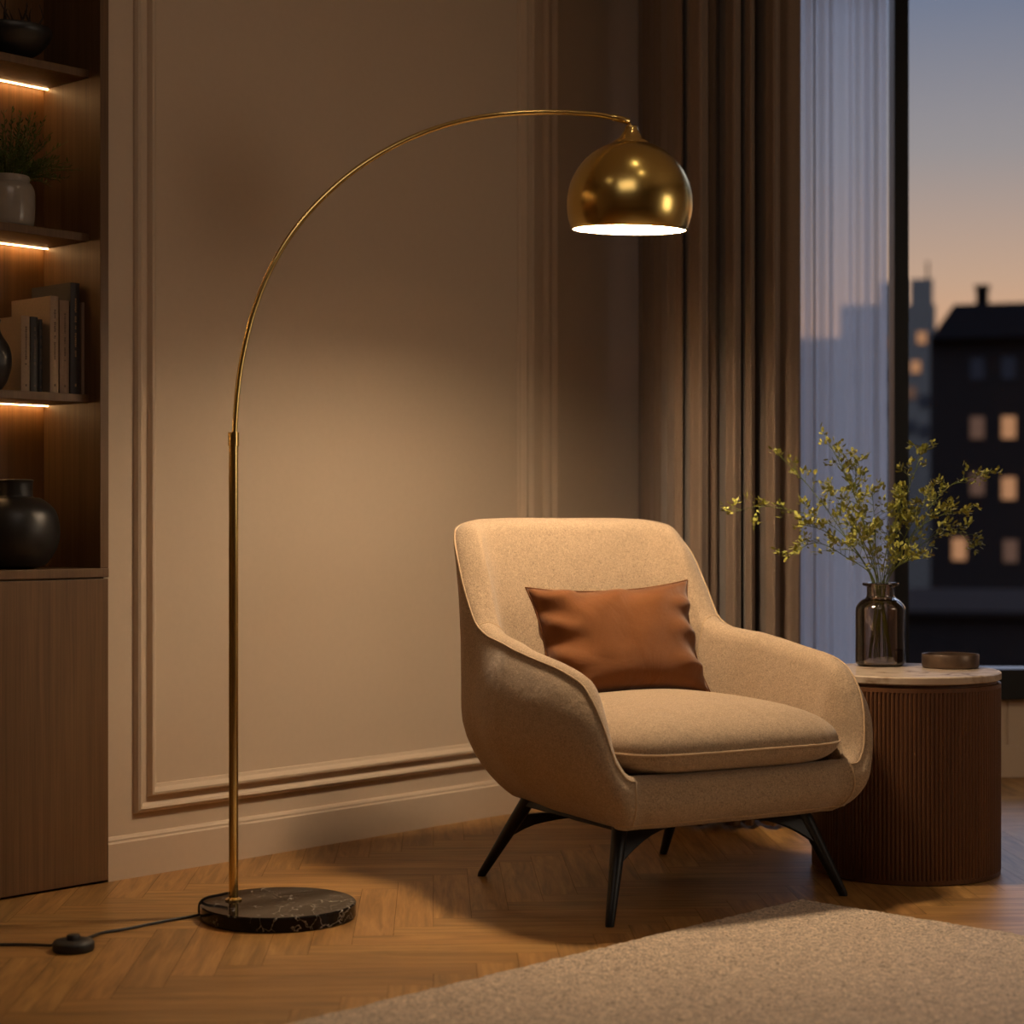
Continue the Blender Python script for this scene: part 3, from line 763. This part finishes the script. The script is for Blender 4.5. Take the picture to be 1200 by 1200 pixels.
# cushion on the chair: rust velvet lumbar pillow leaning on the back
def pillow():
    Wp, Hp, T = .234, .150, .066; n, m_ = 60, 44
    v = []; f = []; idx = {}
    def pt(i, j, side):
        a_, b_ = -1 + 2 * i / n, -1 + 2 * j / m_
        pin_x = 1 - .10 * (1 - abs(b_) ** 2.2) * abs(a_) ** 1; pin_y = 1 - .13 * (1 - abs(a_) ** 2.2) * abs(b_)
        x = a_ * Wp * pin_x; y = b_ * Hp * pin_y
        th_ = ((1 - a_ ** 4) * (1 - b_ ** 4)) ** .62 * T
        # pulled folds fanning from edges
        e = (1 - abs(a_)) ; fold = math.sin(b_ * 11 + a_ * 2.0 + 1.5 * noise.noise(Vector((a_ * 2, b_ * 2, side)))) * .015 * max(0, 1 - e / .55) ** 1.3 * (1 - abs(b_) ** 3)
        e2_ = (1 - b_); fold += math.sin(a_ * 10 - b_ * 5 + 2 * noise.noise(Vector((a_ * 2, b_ * 2, 5)))) * .013 * max(0, 1 - e2_ / .7) ** 1.5 * (1 - abs(a_) ** 3)
        wr_ = noise.noise(Vector((x * 11, y * 11, side * 3))) * .005
        env = min(1, th_ / (T * .35))
        return Vector((x, side * (th_ + (fold + wr_) * env), y))
    for side in (-1, 1):
        for i in range(n + 1):
            for j in range(m_ + 1):
                edge = i in (0, n) or j in (0, m_)
                if edge and side == 1: idx[(i, j, 1)] = idx[(i, j, -1)]; continue
                idx[(i, j, side)] = len(v); v.append(pt(i, j, side))
        for i in range(n):
            for j in range(m_):
                q = (idx[(i, j, side)], idx[(i + 1, j, side)], idx[(i + 1, j + 1, side)], idx[(i, j + 1, side)])
                f.append(q if side == -1 else q[::-1])
    o = mesh_obj('throw_pillow', v, f, M['velvet'], None, sharp=180)
    rim = [v[idx[(i, 0, -1)]] for i in range(n)] + [v[idx[(n, j, -1)]] for j in range(m_)] + [v[idx[(i, m_, -1)]] for i in range(n, 0, -1)] + [v[idx[(0, j, -1)]] for j in range(m_, -1, -1)]
    pr_ = MB().tube([p_ * 1.003 for p_ in rim], .0022, 6); pr_.build('piping', M['velvet'], o)
    tag(o, 'rust brown velvet lumbar pillow leaning against the armchair back', 'pillow')
    loc = CH.matrix_basis if False else Matrix.Translation((.330, 4.53, 0)) @ Matrix.Rotation(R(30), 4, 'Z')
    o.matrix_world = loc @ Matrix.Translation((.008, .140, .582)) @ Matrix.Rotation(R(-3), 4, 'Z') @ Matrix.Rotation(R(-19), 4, 'X') @ Matrix.Rotation(R(-1.5), 4, 'Y')
pillow()

# ------------------------------------------------------------------ side table
TC = Vector((.997, 4.757, 0)); TR = .236; TH = .504
tb = tag(empty('side_table', TC), 'round fluted dark walnut drum side table with cream marble top', 'side table')
nf = 140; v = []; f = []; ring = []
for i in range(nf):
    for q in range(6):
        t = (i + q / 6) / nf; bul = math.sin(PI * q / 6) ** .6
        r = TR - .0045 + .0035 * bul; ring.append((r * math.cos(2 * PI * t), r * math.sin(2 * PI * t)))
k = len(ring)
for z in (.012, TH - .038): v += [(x, y, z) for x, y in ring]
f = [(i, (i + 1) % k, k + (i + 1) % k, k + i) for i in range(k)] + [tuple(range(k - 1, -1, -1)), tuple(range(k, 2 * k))]
mesh_obj('fluted_drum', v, f, M['table_wood'], tb, sharp=50)
MB().lathe([(TR - .006, 0), (TR - .002, .002), (TR - .002, .012), (TR - .004, .014)], n=96).build('plinth', M['table_wood'], tb, sharp=40)
MB().lathe([(TR - .004, TH - .040), (TR - .001, TH - .038), (TR - .001, TH - .028), (TR - .012, TH - .027), (TR - .012, TH - .019)], n=96).build('top_rim', M['table_wood'], tb, sharp=40)
MB().lathe([(TR - .004, TH - .020), (TR, TH - .017), (TR, TH - .003), (TR - .003, TH)], n=128).build('tabletop', M['travertine'], tb, sharp=30)
# smoked glass vase
VP_ = Vector((.962, 4.90, TH))
vs = tag(empty('glass_vase', VP_), 'smoked brown glass bottle vase on the side table', 'vase')
vo_ = round_prof([(.054, 0), (.061, .004), (.0645, .014), (.0645, .08), (.0645, .140), (.062, .155), (.050, .170), (.038, .178), (.0355, .186), (.0355, .204)], 5)
vo_ += [(.040, .207), (.046, .2085), (.0475, .212), (.046, .216), (.040, .2165), (.034, .214)]
vi = [(r - .0045, z) for r, z in vo_[:-6]][::-1]
MB().lathe([(0, 0)] + vo_ + vi + [(.04, .008), (0, .008)], n=64).build('bottle', M['smoke'], vs, sharp=60)
# dish
lathe_thing('shallow_dish', [(0, 0), (.068, 0), (.0715, .003), (.0725, .008), (.0725, .034), (.0715, .0355), (.0695, .034), (.0695, .009), (.066, .006), (0, .006)], (1.128, 4.83, TH), M['bronze'], 'shallow round bronze dish right of the glass vase', 'dish', 96)

# sprigs: every branch its own thing, from the vase floor through the neck
rn = random.Random(21)
SPR = [((857, 600), .00, 'yellow-green sprig reaching furthest left towards the drapes', [(978, 618), (905, 594)]),
       ((913, 533), .06, 'yellow-green sprig leaning up and left across the drape edge', [(985, 620), (948, 570)]),
       ((971, 518), -.03, 'tall yellow-green sprig with the highest tip in front of the sheer', [(1008, 600), (990, 555)]),
       ((1004, 540), .05, 'upright sprig with a flat leafy head at mid sheer', [(1012, 610), (1003, 570)]),
       ((1082, 527), .04, 'tall slender sprig rising in front of the black window post', [(1052, 620), (1066, 570)]),
       ((1152, 556), -.05, 'sprig reaching furthest right over the lit far windows', [(1078, 612), (1115, 568)]),
       ((1142, 642), .02, 'low right hand sprig drooping towards the dish', [(1078, 640), (1115, 620)]),
       ((1128, 600), -.08, 'leafy sprig at right below the longest one', [(1072, 625), (1100, 605)]),
       ((925, 652), -.04, 'low left sprig with loose leaves hanging at the tip', [(990, 652), (955, 636)]),
       ((940, 615), -.08, 'bushy sprig at left between the low and the far-reaching one', [(1000, 645), (965, 622)]),
       ((1022, 575), -.06, 'central upright sprig dense with leaves', [(1026, 640), (1024, 600)]),
       ((1058, 585), -.02, 'central sprig leaning slightly right of the vase neck', [(1040, 640), (1050, 605)]),
       ((1000, 610), -.10, 'short dense sprig low in front of the bunch, left of centre', [(1018, 658), (1008, 630)]),
       ((1070, 655), -.09, 'shortest sprig low at the right of the vase neck', [(1045, 670), (1058, 660)]),
       ((1090, 575), .08, 'back sprig behind the right side leaves', [(1060, 630), (1078, 598)]),
       ((975, 575), .09, 'back sprig behind the left side leaves', [(1010, 630), (990, 600)])]
def leaf_cluster(mb, p_, d, big=1.0, cnt=6, spread=.014):
    big *= 1.35
    for q in range(cnt):
        dd = (d + Vector((rn.uniform(-1, 1), rn.uniform(-1, 1), rn.uniform(-.7, 1))) * 1.1).normalized()
        st_ = p_ + Vector((rn.uniform(-1, 1), rn.uniform(-1, 1), rn.uniform(-1, 1))) * spread
        leafquad(mb, st_, dd, Vector((rn.uniform(-.8, .8), rn.uniform(-.8, .8), 1)), (.008 + .006 * rn.random()) * big, .0030 * big)
for k_, ((tx, ty), dd_, lab, mids) in enumerate(SPR):
    D0 = VP_.y
    ang = k_ * 2.4
    end = at(tx, ty, D0 + dd_); inside = VP_ + Vector((-.03 * math.cos(ang), -.03 * math.sin(ang), .02))
    dx = (tx - 1032) / 120
    neck = VP_ + Vector((max(-.02, min(.02, dx * .016)), .020 * math.sin(ang * 1.3), .212))
    ctrl = [inside, neck] + [at(mx_, my_, D0 + dd_ * t_) for (mx_, my_), t_ in zip(mids, (.35, .7))] + [end]
    path = catmull(ctrl, 8)
    root = empty('leafy_sprig', VP_ + Vector((0, 0, .01)))
    tag(root, lab, 'sprig', 'sprigs in the smoked glass vase')
    O = root.location
    sm, lf = MB(), MB()
    n = len(path); sm.tube([p_ - O for p_ in path], [.0017 - .0011 * i / n for i in range(n)], 6)
    for i in range(13, n):
        fr = (i - 13) / (n - 13)
        if rn.random() < .88:
            p_ = path[i]; t_ = (path[min(i + 1, n - 1)] - path[i - 1]).normalized()
            sd = Vector((rn.uniform(-1, 1), rn.uniform(-.8, .8), rn.uniform(-.25, 1)))
            bl = (.028 + .03 * rn.random()) * (1.15 - .5 * fr)
            e = p_ + (t_ * .7 + sd.normalized()).normalized() * bl; mid_ = p_.lerp(e, .5) + Vector((0, 0, .003))
            sm.tube([p_ - O, mid_ - O, e - O], [.0008, .0006, .0004], 4)
            leaf_cluster(lf, e - O, (e - p_).normalized(), 1.0, rn.randint(5, 9), .009)
            leaf_cluster(lf, mid_ - O, sd, .8, rn.randint(1, 3), .006)
    leaf_cluster(lf, end - O, (path[-1] - path[-2]).normalized(), .9, 6, .006)
    sm.build('stem', M['stem'], root); lf.build('leaves', M['leaf'], root)

# ------------------------------------------------------------------ curtains
def cloth(name, prof, z0, z1, mat, thick, label, cat, hem=0, seed=1):
    pts = []
    for (a_, d0), (b_, d1) in zip(prof, prof[1:]):
        for q in range(7):
            t = q / 7; tt = t * t * (3 - 2 * t); pts.append((a_ + (b_ - a_) * t, d0 + (d1 - d0) * tt))
    pts.append(prof[-1])
    nz = 24; v = []; f = []; k = len(pts)
    for i in range(nz + 1):
        z = z0 + (z1 - z0) * i / nz; g_ = 1 - i / nz
        for x, y in pts:
            wob = noise.noise(Vector((x * 5, z * .7, seed))) * .002
            v.append(Vector((x + noise.noise(Vector((x * 3, z * .8, seed + 9))) * .003, y + wob, z)))
    for i in range(nz):
        for j in range(k - 1): f.append((i * k + j, i * k + j + 1, (i + 1) * k + j + 1, (i + 1) * k + j))
    o = mesh_obj(name, v, f, mat, None, sharp=180)
    if thick:
        so_ = o.modifiers.new('cloth', 'SOLIDIFY'); so_.thickness = thick; so_.offset = 0
    tag(o, label, cat); return o
DC = 5.40
folds = [(749, .64), (754, .50), (762, .44), (767, .36), (775, .30), (778, .22), (786, .10), (793, .02), (800, .01), (804, .075), (809, -.03), (819, -.055), (828, -.02), (832, .03), (840, .035), (847, .085), (850, -.03), (858, -.055), (866, -.03), (869.5, .085), (873, -.035), (878, -.045), (882, -.02), (889, .085), (897, -.035), (904, -.055), (911, -.02), (915, .035), (926, .02), (937, .03), (936, .16), (932, .5)]  # right end turned back out of view, added to keep side light off the wall
cloth('drape_curtain', [((px - 600) / F * (DC + (d if d > .1 else 0)), DC + d) for px, d in folds], .012, CZ - .03, M['drape'], .003, 'heavy taupe floor-length drape hanging in deep folds behind the armchair', 'curtain')
DS = 6.2
rn2 = random.Random(8); sf = []; px = 915; sg = 1
while px < 1036:
    sf.append((px, sg * rn2.uniform(.006, .032))); sg = -sg; px += rn2.uniform(6, 15)
sf.append((1039, 0))
cloth('sheer_curtain', [((px - 600) / F * DS, DS + d) for px, d in sf], .012, CZ - .03, M['sheer'], 0, 'translucent white sheer curtain beside the black window post', 'curtain', seed=4)
tag(MB().box(.34, .84, DC - .02, DC + .02, CZ - .03, CZ).build('curtain_track', M['frame'], smooth=False), 'ceiling track carrying the taupe drape', 'curtain track')
tag(MB().box(.86, 1.26, DS - .02, DS + .02, CZ - .03, CZ).build('curtain_track', M['frame'], smooth=False), 'ceiling track carrying the sheer curtain', 'curtain track')

# ------------------------------------------------------------------ rug
def rug():
    c0 = Vector((.66, 4.30)); d1 = Vector((-.702, -.712)); d2 = Vector((.74, -.672)); L1, L2 = 2.3, 2.0
    n1_, n2_ = 460, 400; v = []; f = []
    for i in range(n1_ + 1):
        for j in range(n2_ + 1):
            a_, b_ = i / n1_, j / n2_
            p_ = c0 + d1 * (a_ * L1) + d2 * (b_ * L2)
            e = min(a_ * L1, (1 - a_) * L1, b_ * L2, (1 - b_) * L2)
            q = Vector((p_.x * 55, p_.y * 55, 0))
            n_ = noise.noise(q) * .5 + noise.noise(q * 2.1) * .5
            z = (.017 + .0035 * n_) * min(1, (e + .0015) / .010) ** .5
            jx, jy = noise.noise(q + Vector((9, 0, 3))) * .003, noise.noise(q + Vector((0, 7, 5))) * .003
            if e <= 0: z = .001
            v.append((p_.x + jx, p_.y + jy, z))
    k = n2_ + 1
    for i in range(n1_):
        for j in range(n2_): f.append((i * k + j, i * k + j + 1, (i + 1) * k + j + 1, (i + 1) * k + j))
    o = mesh_obj('area_rug', v, f, M['rug'], None, sharp=180)
    tag(o, 'cream textured wool area rug lying in front of the armchair', 'rug')
rug()

# ------------------------------------------------------------------ recessed ceiling spots (out of frame, mirrored by the brass shade)
for i, (x, y) in enumerate(((.42, 3.85), (.75, 3.3), (-1.1, 3.0))):
    o = tag(empty('recessed_spot', (x, y, CZ)), ['recessed ceiling spot nearest above the armchair', 'recessed ceiling spot over the rug', 'recessed ceiling spot near the bookcase'][i], 'ceiling spot', 'ceiling spots')
    MB().lathe([(.045, -.004), (.058, -.004), (.058, -.0005), (.045, -.0005)], n=32, closed=True).build('trim_ring', M['frame'], o)
    MB().lathe([(0, -.0035), (.044, -.0035), (.044, -.001)], n=32).build('lens', M['downlight'], o)

# ------------------------------------------------------------------ the city outside
def turn(o): o.rotation_euler[2] = -math.atan2(o.location.x, o.location.y); return o
def bmat(name, c): return plain(name, lin(*c), 1, 0, 2, 0, 0, .1)
M['b_dark'] = bmat('dark_facade', (17, 15, 15)); M['b_roof'] = bmat('slate_roof', (5, 5, 6)); M['b_blue'] = bmat('grey_blue_facade', (60, 59, 57)); M['b_grey'] = bmat('pale_grey_facade', (70, 68, 66))
M['win_dark'] = plain('dark_window_glass', (.012, .013, .016, 1), .3, 0, 40, 0, .02)
M['lit1'] = emis('lit_window_bright', (1, .45, .18), .32); M['lit2'] = emis('lit_window_dim', (1, .45, .2), .07)
GZ = -24
def fwin(root, px0, px1, py0, py1, D, mat):
    a_, b_ = at(px0, py1, D), at(px1, py0, D); o = root.location
    m_ = MB().box(a_.x - o.x, b_.x - o.x, -.12, .02, a_.z - o.z, b_.z - o.z).build('window', mat, root, smooth=False)
def block(root, px0, px1, ptop, D, depth, mat, name='wall'):
    a_, b_ = at(px0, ptop, D), at(px1, ptop, D); o = root.location
    MB().box(a_.x - o.x, b_.x - o.x, 0 + D - o.y, depth + D - o.y, GZ - o.z, a_.z - o.z).build(name, mat, root, smooth=False)
D1 = 140
b1 = tag(turn(empty('apartment_building', (at(1240, 600, D1).x, D1, GZ))), 'dark apartment building with pitched roof, chimney and lit windows', 'building')
block(b1, 1093, 1420, 392, D1, 14, M['b_dark'])
o = b1.location
q0, q1 = at(1096, 393, D1 - .8), at(1428, 393, D1 - .8); zt = at(0, 350, D1).z
r0, r1 = at(1119, 350, D1), at(1405, 350, D1)
MB().add([(q0.x - o.x, -.8, q0.z - o.z), (q1.x - o.x, -.8, q0.z - o.z), (q1.x - o.x, 15, q0.z - o.z), (q0.x - o.x, 15, q0.z - o.z),
          (r0.x - o.x, 2.5, zt - o.z + .1), (r1.x - o.x, 2.5, zt - o.z + .1), (r1.x - o.x, 11, zt - o.z + .1), (r0.x - o.x, 11, zt - o.z + .1)],
         [(3, 2, 1, 0), (4, 5, 6, 7), (0, 1, 5, 4), (1, 2, 6, 5), (2, 3, 7, 6), (3, 0, 4, 7)]).build('roof', M['b_roof'], b1, smooth=False)
c0_, c1_ = at(1133, 331, D1 + 3), at(1147, 360, D1 + 3)
ch = MB().box(c0_.x - o.x, c1_.x - o.x, 3, 4.2, c1_.z - o.z, c0_.z - o.z)
ch.box(c0_.x - o.x - .12, c1_.x - o.x + .12, 2.9, 4.3, c0_.z - o.z - .25, c0_.z - o.z); ch.build('chimney', M['b_roof'], b1, smooth=False)
lit = {(1148, 500): 'lit2', (1184, 500): 'lit1', (1148, 567): 'lit2', (1184, 572): 'lit1', (1127, 644): 'lit1', (1186, 646): 'lit2', (1256, 572): 'lit1'}
for cx in (1112, 1148, 1184, 1220, 1256, 1292):
    for cy_ in (430, 500, 570, 642, 714, 786):
        key = next((k_ for k_ in lit if abs(k_[0] - cx) < 18 and abs(k_[1] - cy_) < 8), None)
        if key: fwin(b1, key[0] - 8, key[0] + 8, key[1] - 13, key[1] + 13, D1, M[lit[key]])
        elif cx > 1120 and cy_ != 642: fwin(b1, cx - 8, cx + 8, cy_ - 13, cy_ + 13, D1, M['win_dark'])
D2 = 190
b2 = tag(turn(empty('tower_building', (at(1075, 600, D2).x, D2, GZ))), 'slim grey-blue stepped tower with antenna and a few lit windows', 'building')
block(b2, 1052, 1096, 357, D2, 10, M['b_blue']); block(b2, 1062, 1088, 327, D2 + 2, 6, M['b_blue'], 'upper_block')
a_ = at(1077, 327, D2 + 4) - b2.location; MB().tube([(a_.x, 4, a_.z - .5), (a_.x, 4, a_.z + 1.8)], .12, 8).build('antenna', M['b_roof'], b2)
for (cx, cy_, m_) in ((1080, 396, 'lit1'), (1073, 430, 'lit1'), (1068, 460, 'lit2'), (1083, 470, 'win_dark'), (1083, 505, 'win_dark'), (1068, 500, 'win_dark')):
    fwin(b2, cx - 5.5, cx + 5.5, cy_ - 7, cy_ + 7, D2, M[m_])
b3 = tag(turn(empty('office_building', (at(1012, 600, 170).x, 170, GZ))), 'pale grey flat-roofed block with rooftop stair tower seen through the sheer', 'building')
block(b3, 985, 1046, 357, 170, 10, M['b_grey']); block(b3, 1026, 1042, 331, 172, 5, M['b_grey'], 'stair_tower')
for cx, cy_ in ((1040, 402), (1020, 402), (1000, 402), (1040, 440), (1020, 440), (1000, 440), (1040, 480), (1020, 480)):
    fwin(b3, cx - 4, cx + 4, cy_ - 7, cy_ + 7, 170, M['lit2'] if (cx, cy_) == (1040, 402) else M['win_dark'])
b4 = tag(turn(empty('distant_building', (at(950, 600, 210).x, 210, GZ))), 'lowest pale block at far left behind the sheer curtain', 'building')
block(b4, 900, 984, 396, 210, 10, M['b_grey'])
for cx in (920, 945, 970): fwin(b4, cx - 5, cx + 5, 425, 440, 210, M['win_dark'])
# low dark block in front, with a flat terrace, and the street below
b5 = tag(turn(empty('low_rooftop_building', (at(1150, 720, 60).x, 60, GZ))), 'low dark flat-roofed building across the street below the apartments', 'building')
block(b5, 1030, 1500, 719, 60, 20, M['b_dark'])
p0, p1 = at(1028, 716, 59.7) - b5.location, at(1502, 722, 59.7) - b5.location
MB().box(p0.x, p1.x, -.3, 20.3, p1.z, p0.z).build('parapet', M['b_dark'], b5, smooth=False)
struct(MB().box(-250, 350, 12, 600, GZ - 1, GZ).build('ground_outside', M['b_dark'], smooth=False))
